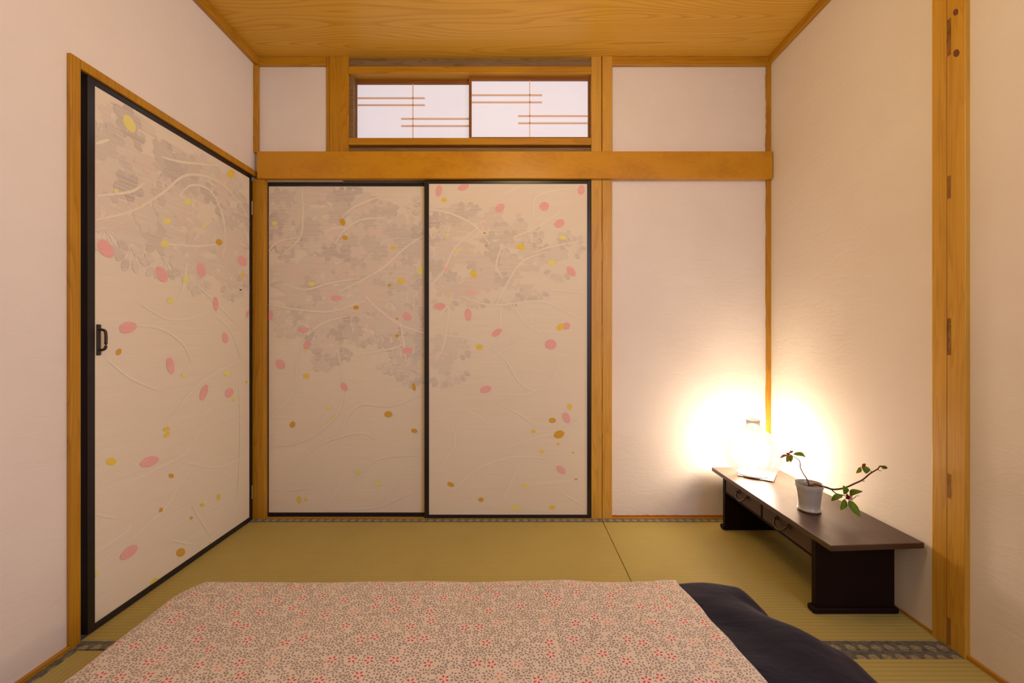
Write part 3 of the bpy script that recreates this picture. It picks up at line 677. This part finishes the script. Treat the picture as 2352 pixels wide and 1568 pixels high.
def grid(nx, ny, fx, fy, fz, bottom, name, m, uvscale=None):
    """closed cushion: top sheet fz and underside bottom, parametrised by (s,t)"""
    me = bpy.data.meshes.new(name); vs = []; idx = {}
    for j in range(ny+1):
        for i in range(nx+1):
            s, t = i/nx, j/ny; x, y = fx(s, t), fy(s, t); vs.append((x, y, fz(x, y, s, t)))
    off = len(vs)
    for j in range(ny+1):
        for i in range(nx+1):
            x, y, z = vs[j*(nx+1)+i]; vs.append((x, y, bottom(x, y)))
    fs = []
    N = nx+1
    for j in range(ny):
        for i in range(nx):
            a = j*N+i; fs.append((a, a+1, a+N+1, a+N)); fs.append((off+a, off+a+N, off+a+N+1, off+a+1))
    for i in range(nx):
        fs.append((i, off+i, off+i+1, i+1)); a = ny*N+i; fs.append((a, a+1, off+a+1, off+a))
    for j in range(ny):
        a = j*N; fs.append((a, a+N, off+a+N, off+a)); a = j*N+nx; fs.append((a, off+a, off+a+N, a+N))
    me.from_pydata(vs, [], fs); me.materials.append(m)
    uvl = me.uv_layers.new(name='UVMap')
    for lp in me.loops:
        v = me.vertices[lp.vertex_index].co; uvl.data[lp.index].uv = (v.x, v.y)
    for p in me.polygons: p.use_smooth = True
    me.update(); o = bpy.data.objects.new(name, me); COL.objects.link(o); return o
def ease(t):                                                # denser towards the ends
    return .5-.5*math.cos(math.pi*t)
YN = -2.62
nv = grid(110, 90, lambda s, t: NX0+(navy_x1(YN+(navy_y1(1.2)-YN)*ease(t))-NX0)*ease(s),
          lambda s, t: YN+(navy_y1(NX0+s*0+(2.2-NX0)*ease(s))-YN)*ease(t), lambda x, y, s, t: navy_z(x, y), lambda x, y: .002, 'futon', M['navy'])
tag(nv, 'navy blue covered futon spread under the floral quilt', 'futon')
CX0 = .232
def c_x1(y): return lerp_tab([(-2.7, 2.02), (-1.19, 1.962), (-1.06, 1.945), (-.93, 1.926), (-.77, 1.902)], y)
def c_y1(x): return -.748+.005*noise.noise((x*5, 9, 0))-.012*sm((x-1.5)/.1)*(1-sm((x-1.8)/.05))+.004*sm((x-1.2)/.3)
def c_x0(y): return CX0+.010*noise.noise((0, y*5, 3))+.055*sm((y+.87)/.12)
def quilt_z(x, y, s, t):
    y1 = c_y1(x); x1 = c_x1(y); x0 = c_x0(y)
    z = .128+.009*noise.noise((x*2.6, y*2.6, 2))+.0035*noise.noise((x*8, y*8, 7))
    z += .010*sm((x-1.0)/.8)-.004
    if x > 1.75: z -= .006*sm((x-1.75)/.1)
    e = min((x1-x)/.05, (x-x0)/.085, (y1-y)/.075)
    bz = navy_z(x, y)+.004
    return bz+max(.003, (z-bz)*math.sqrt(max(0, 1-(1-min(1, max(0, e)))**2)))
def qx(s, t):
    y = YN+(c_y1(1.1)-YN)*ease(t); return c_x0(y)+(c_x1(y)-c_x0(y))*ease(s)
qt = grid(130, 110, qx, lambda s, t: YN+(c_y1(CX0+(1.9-CX0)*ease(s))-YN)*ease(t), quilt_z, lambda x, y: navy_z(x, y)+.002, 'quilt', M['floral'])
tag(qt, 'cream quilt printed with tiny grey and red blossoms on the futon', 'quilt')

# ------------------------------------------------------------------ low desk
TX0, TX1, TY0, TY1, TZ = 2.348, 2.664, -.854, -.062, .281
dk = root('low_desk', (2.5, -.45, 0)); tag(dk, 'low long dark wooden desk with two drawers against the right wall', 'desk')
top = MB()
top.add([(TX0, TY0-.006, TZ-.019), (TX1, TY0+.014, TZ-.019), (TX1, TY1, TZ-.019), (TX0-.002, TY1, TZ-.019),
         (TX0, TY0-.006, TZ), (TX1, TY0+.014, TZ), (TX1, TY1, TZ), (TX0-.002, TY1, TZ)],
        [(0,3,2,1),(4,5,6,7),(0,1,5,4),(1,2,6,5),(2,3,7,6),(3,0,4,7)])
top.build('desk_top', M['desk_top'], dk, .0028)
LX0, LX1 = 2.374, 2.642
for (ya, yb) in ((-.758, -.736), (-.142, -.120)):
    lg = MB().box(LX0, LX1, ya, yb, .022, TZ-.019).build('side_panel', M['desk_side'], dk, .0015)
    MB().box(LX0-.012, LX1+.012, ya-.008, yb+.008, .0012, .022).build('foot_rail', M['desk_side'], lg, .0075, seg=3)
MB().box(LX0+.02, LX1-.004, -.736, -.142, .187, .192).box(LX1-.016, LX1-.004, -.736, -.142, .192, TZ-.019).build('drawer_case', M['desk_side'], dk)
MB().box(LX0+.001, LX0+.016, -.736, -.142, .253, TZ-.019).box(LX0+.001, LX0+.016, -.736, -.142, .181, .187).box(LX0+.001, LX0+.02, -.444, -.434, .187, .253).build('drawer_rail', M['desk_side'], dk, .001)
for (ya, yb) in ((-.735, -.4455), (-.4325, -.143)):
    dr = MB().box(LX0+.003, LX0+.02, ya, yb, .188, .252).build('drawer', M['desk_drawer'], dk, .0012)
    yc = (ya+yb)/2+(.012 if ya < -.7 else -.012); zc = .232; x = LX0+.003
    hb = MB()
    pts = []
    for i in range(17):
        a = math.pi*i/16; pts.append((x-.010-.012*math.sin(a), yc-.036*math.cos(a), zc-.026*math.sin(a)))
    hb.tube([(x+.003, yc-.036, zc)]+pts+[(x+.003, yc+.036, zc)], .0042, 8)
    for q in (-.036, .036): hb.tube([(x+.002, yc+q, zc), (x-.004, yc+q, zc)], .0085, 14)
    hb.build('handle', M['bronze'], dr, smooth=True)

# ------------------------------------------------------------------ lamp
LP = (2.484, -.188)
lr = root('table_lamp', (LP[0], LP[1], TZ)); tag(lr, 'glowing white onion shaped lamp on the far end of the low desk', 'lamp')
z0 = TZ+.008
prof = [(.070, .004), (.080, .010), (.098, .028), (.112, .052), (.1205, .080), (.122, .102), (.1185, .124), (.109, .147), (.094, .170), (.076, .190), (.056, .206), (.040, .219), (.031, .231), (.0285, .243), (.030, .252), (.033, .257)]
sp = smoothpts([(r, 0, z) for r, z in prof], 3)
sh = MB(); n = 96; vs = []; fs = []
for p in sp:
    for i in range(n):
        a = 2*math.pi*i/n; k = 1+.012*math.cos(a*16); vs.append((LP[0]+p.x*k*math.cos(a), LP[1]+p.x*k*math.sin(a), z0+p.z))
for j in range(len(sp)-1):
    for i in range(n):
        k = (i+1) % n; fs.append((j*n+i, j*n+k, (j+1)*n+k, (j+1)*n+i))
sh.add(vs, fs); sh.build('lamp_shade', M['shade'], lr, smooth=True)
bp = [(max(.004, .074*math.sin(math.pi*(k+1)/17)), .110-.074*math.cos(math.pi*(k+1)/17)) for k in range(16)]
MB().lathe(bp, (LP[0], LP[1], z0), 40).build('inner_globe', M['bulb'], lr, smooth=True)
MB().lathe([(.020, -.001), (.020, .025), (.017, .028), (.017, .0355)], (LP[0], LP[1], z0), 24).build('socket', M['white_plastic'], lr, smooth=False)
bs = MB(); a0 = math.radians(8)
cx, cy = LP[0]+.022, LP[1]+.004; R_ = .104
c4 = [(cx+R_*math.cos(a0+math.pi/2*i), cy+R_*math.sin(a0+math.pi/2*i)) for i in range(4)]
bs.add([(x, y, TZ+.004) for x, y in c4]+[(x, y, TZ+.0062) for x, y in c4], [(3, 2, 1, 0), (4, 5, 6, 7), (0, 1, 5, 4), (1, 2, 6, 5), (2, 3, 7, 6), (3, 0, 4, 7)])
bs.build('base_plate', M['white_plastic'], lr, .001)
for x, y in c4:
    MB().lathe([(.003, 0), (.003, .0098), (.002, .0108)], (cx+(x-cx)*.94, cy+(y-cy)*.94, TZ), 10).build('pin_foot', M['steel'], lr, smooth=False)
MB().lathe([(.062, .0), (.066, .003), (.066, .0085)], (LP[0], LP[1], TZ+.0075), 40).build('collar', M['white_plastic'], lr, smooth=False)

# ------------------------------------------------------------------ pot and flowering branches
PC = (2.470, -.588)
pt = root('flower_pot', (PC[0], PC[1], TZ)); tag(pt, 'small grey white glazed flared pot on the low desk', 'pot')
out = [(.0385, .0035), (.0395, .007), (.0375, .010), (.0355, .012), (.0362, .03), (.0385, .05), (.0405, .066), (.0437, .085), (.0478, .102), (.0468, .1035), (.0452, .102)]
inn = [(.0415, .085), (.038, .066), (.036, .05)]
MB().lathe(out+inn, (PC[0], PC[1], TZ), 48, cap=(True, False)).build('pot_body', M['ceramic'], pt, smooth=True)
MB().lathe([(.036, .0), (.0375, .002), (.0385, .0037)], (PC[0], PC[1], TZ), 40).build('foot_ring', M['clay'], pt)
MB().lathe([(.0405, .079), (.041, .0815), (.036, .083), (.02, .0842), (.004, .085)], (PC[0], PC[1], TZ), 32).build('soil', M['soil'], pt, smooth=True)

def Pp(u, v, Z): return Vector((1.345+(u-1180)*Z/966, Z-2.19, .945-(v-771)*Z/966))
def bez_leaf(base, tip, width, nrm, bend, name, m, parent, fold=.25, wp=.45):
    base, tip = Vector(base), Vector(tip); ax = tip-base; L = ax.length; ax.normalize()
    nrm = Vector(nrm); nrm = (nrm-ax*nrm.dot(ax)).normalized(); sd = ax.cross(nrm); width *= 1.2
    vs = []; fs = []; n = 12
    for i in range(n+1):
        t = i/n
        w = width*(math.sin(math.pi*t**(.85 if wp < .5 else 1.2)))**.8 if 0 < t < 1 else 0.0004
        if t < .12: w = max(.0006, w*.5)
        c = base+ax*L*t+nrm*bend*L*math.sin(math.pi*t)
        for k in (-1, -.5, 0, .5, 1):
            wob = .06*width*math.sin(9*t+k*3)
            vs.append(c+sd*w*k+nrm*(abs(k)*fold*w+wob*abs(k)))
    for i in range(n):
        for k in range(4): a = i*5+k; fs.append((a, a+1, a+6, a+5))
    b = MB().add(vs, fs); o = b.build(name, m, parent, smooth=True)
    s = o.modifiers.new('thick', 'SOLIDIFY'); s.thickness = .0005
    return o
V = (0, -1, .15)                                   # leaves broadly face the room
def depth(u): return 1.605-(u-1855)*.00088         # the long branch leans towards the viewer
def Q(u, v, dz=0): return Pp(u, v, depth(u)+dz)
def taper(r0, r1, n): return [r0+(r1-r0)*i/(n-1) for i in range(n)]
# short upright sprig
b1 = root('flowering_sprig', (PC[0]-.01, PC[1], TZ+.085)); tag(b1, 'thin upright sprig with one red blossom rising from the pot', 'branch')
def P1(u, v, dz=0): return Pp(u, v, 1.60+dz)
pts = smoothpts([P1(1858, 1116, .01), P1(1855, 1103), P1(1845, 1087), P1(1838.5, 1074), P1(1838, 1065), P1(1835.5, 1057), P1(1829, 1052), P1(1817, 1045), P1(1812, 1043)], 5)
MB().tube(pts, taper(.0021, .0014, len(pts)), 7).build('stem', M['twig'], b1, smooth=True)
bez_leaf(P1(1819, 1043), P1(1853, 1054.5), .0085, (-.1, -.6, .8), .24, 'leaf', M['leaf'], b1)
bez_leaf(P1(1809, 1044), P1(1791.5, 1051.5), .0042, (0, -.6, .8), .12, 'leaf', M['leaf_dry'], b1)
bez_leaf(P1(1812, 1043), P1(1807.5, 1061.5), .0085, V, .05, 'leaf', M['leaf_young'], b1)
bez_leaf(P1(1817, 1043), P1(1816.5, 1062), .0068, V, -.08, 'leaf', M['leaf_young'], b1)
bez_leaf(P1(1813, 1041), P1(1822, 1034.5), .0040, (0, -.6, .8), .08, 'leaf', M['leaf_dry'], b1)
def burst(c, r, n, m, parent, up, name='blossom', wid=.22, spread=1.1, seed=1):
    R = random.Random(seed); up = Vector(up).normalized(); t1 = up.orthogonal().normalized(); t2 = up.cross(t1)
    b = MB()
    for i in range(n):
        a = 2*math.pi*i/n+R.uniform(-.2, .2); e = R.uniform(.25, spread)
        d = (up*math.cos(e)+(t1*math.cos(a)+t2*math.sin(a))*math.sin(e)).normalized()
        sd = d.cross(up)
        if sd.length < .1: sd = t1
        sd.normalize(); w = r*wid; l = r*R.uniform(.75, 1.1); nn = d.cross(sd)
        P = [c, c+d*l*.35+sd*w, c+d*l*.75+sd*w*.8+nn*w*.4, c+d*l, c+d*l*.75-sd*w*.8+nn*w*.4, c+d*l*.35-sd*w, c+d*l*.5-nn*w*.5]
        b.add(P, [(0, 1, 6), (1, 2, 6), (2, 3, 6), (3, 4, 6), (4, 5, 6), (5, 0, 6)])
    o = b.build(name, m, parent, smooth=True); return o
burst(P1(1809.5, 1044, -.004), .0115, 12, M['bud_red'], b1, (-.1, -.5, .8), seed=3)
# long branch
b2 = root('flowering_branch', (PC[0]+.03, PC[1], TZ+.09)); tag(b2, 'long brown branch with leaves and blossoms leaning right out of the pot', 'branch')
pts = smoothpts([Q(1863, 1113, .002), Q(1874, 1112.5, -.004), Q(1884, 1115), Q(1898, 1119), Q(1911, 1123.2), Q(1926, 1122.8), Q(1943, 1119), Q(1962, 1110.5), Q(1981, 1101.5), Q(1998, 1087.5), Q(2013, 1078.5), Q(2017.5, 1075), Q(2021.5, 1070), Q(2027, 1070.5)], 5)
MB().tube(pts, taper(.0042, .0015, len(pts)), 9).build('stem', M['twig'], b2, smooth=True)
MB().tube([Q(1861, 1113.5, .002), Q(1866, 1111, 0), Q(1881, 1111, -.002)], [.0062, .0058, .0042], 9).build('cut_end', M['twig_cut'], b2, smooth=True)
sub = [([Q(1909, 1122.5), Q(1915, 1129), Q(1923, 1134), Q(1938, 1137), Q(1946, 1141, -.01)], .0022), ([Q(1980, 1101), Q(1983, 1105), Q(1986, 1104)], .0014),
       ([Q(1999, 1086), Q(2001.5, 1083), Q(1997.5, 1080), Q(1992, 1078)], .0015), ([Q(2016, 1077), Q(2020, 1080.5), Q(2025, 1081)], .0013),
       ([Q(1946, 1141, -.01), Q(1958, 1144), Q(1964, 1142), Q(1966, 1139), Q(1973.5, 1138.5)], .0014), ([Q(2021, 1071), Q(2025, 1072), Q(2030, 1073)], .0013)]
for p, r in sub:
    pp = smoothpts(p, 4); MB().tube(pp, taper(r, r*.6, len(pp)), 7).build('twig', M['twig'], b2, smooth=True)
C0 = (1945, 1139)
for (a, b_, w, nn, bd, mm) in [((1942, 1135), (1936.5, 1114.5), .0098, V, .10, 'leaf'), ((1951, 1136), (1981.5, 1128), .0088, (.1, -.8, .6), .22, 'leaf'),
                              ((1937, 1137), (1909, 1150), .0080, (0, -.6, .8), .25, 'leaf'), ((1941, 1145), (1931, 1171), .0092, V, .06, 'leaf'),
                              ((1949, 1146), (1976, 1187), .0128, (.1, -1, .2), -.08, 'leaf')]:
    bez_leaf(Q(*a, -.008), Q(*b_, -.02), w, nn, bd, 'leaf', M[mm], b2)
burst(Q(1949, 1141.5, -.008), .0155, 9, M['petal_pale'], b2, (.1, -.8, .4), 'pale_petals', .32, 1.5, seed=5)
burst(Q(1945.5, 1141, -.014), .0115, 12, M['petal_dark'], b2, (-.2, -.9, .2), 'blossom', .3, 1.3, seed=6)
burst(Q(1984, 1071, -.002), .0125, 11, M['bud_red'], b2, (0, -.2, 1), 'blossom', .22, 1.1, seed=7)
bez_leaf(Q(1984, 1068), Q(1989.5, 1087.5, -.01), .0118, V, .04, 'leaf', M['leaf'], b2)
bez_leaf(Q(1977, 1072), Q(1966.5, 1086.5, -.01), .0062, V, .10, 'leaf', M['leaf_young'], b2)
bez_leaf(Q(1991, 1078), Q(1992, 1086, -.006), .0042, V, .05, 'leaf', M['leaf_young'], b2)
burst(Q(2029.5, 1073, 0), .0115, 8, M['bud_red'], b2, (1, -.2, -.1), 'bud', .26, .55, seed=8)
bez_leaf(Q(2025, 1072), Q(2036, 1070.5), .0040, V, .05, 'leaf', M['leaf'], b2)
bez_leaf(Q(2025, 1073), Q(2034, 1076.5), .0034, V, .05, 'leaf', M['leaf_young'], b2)
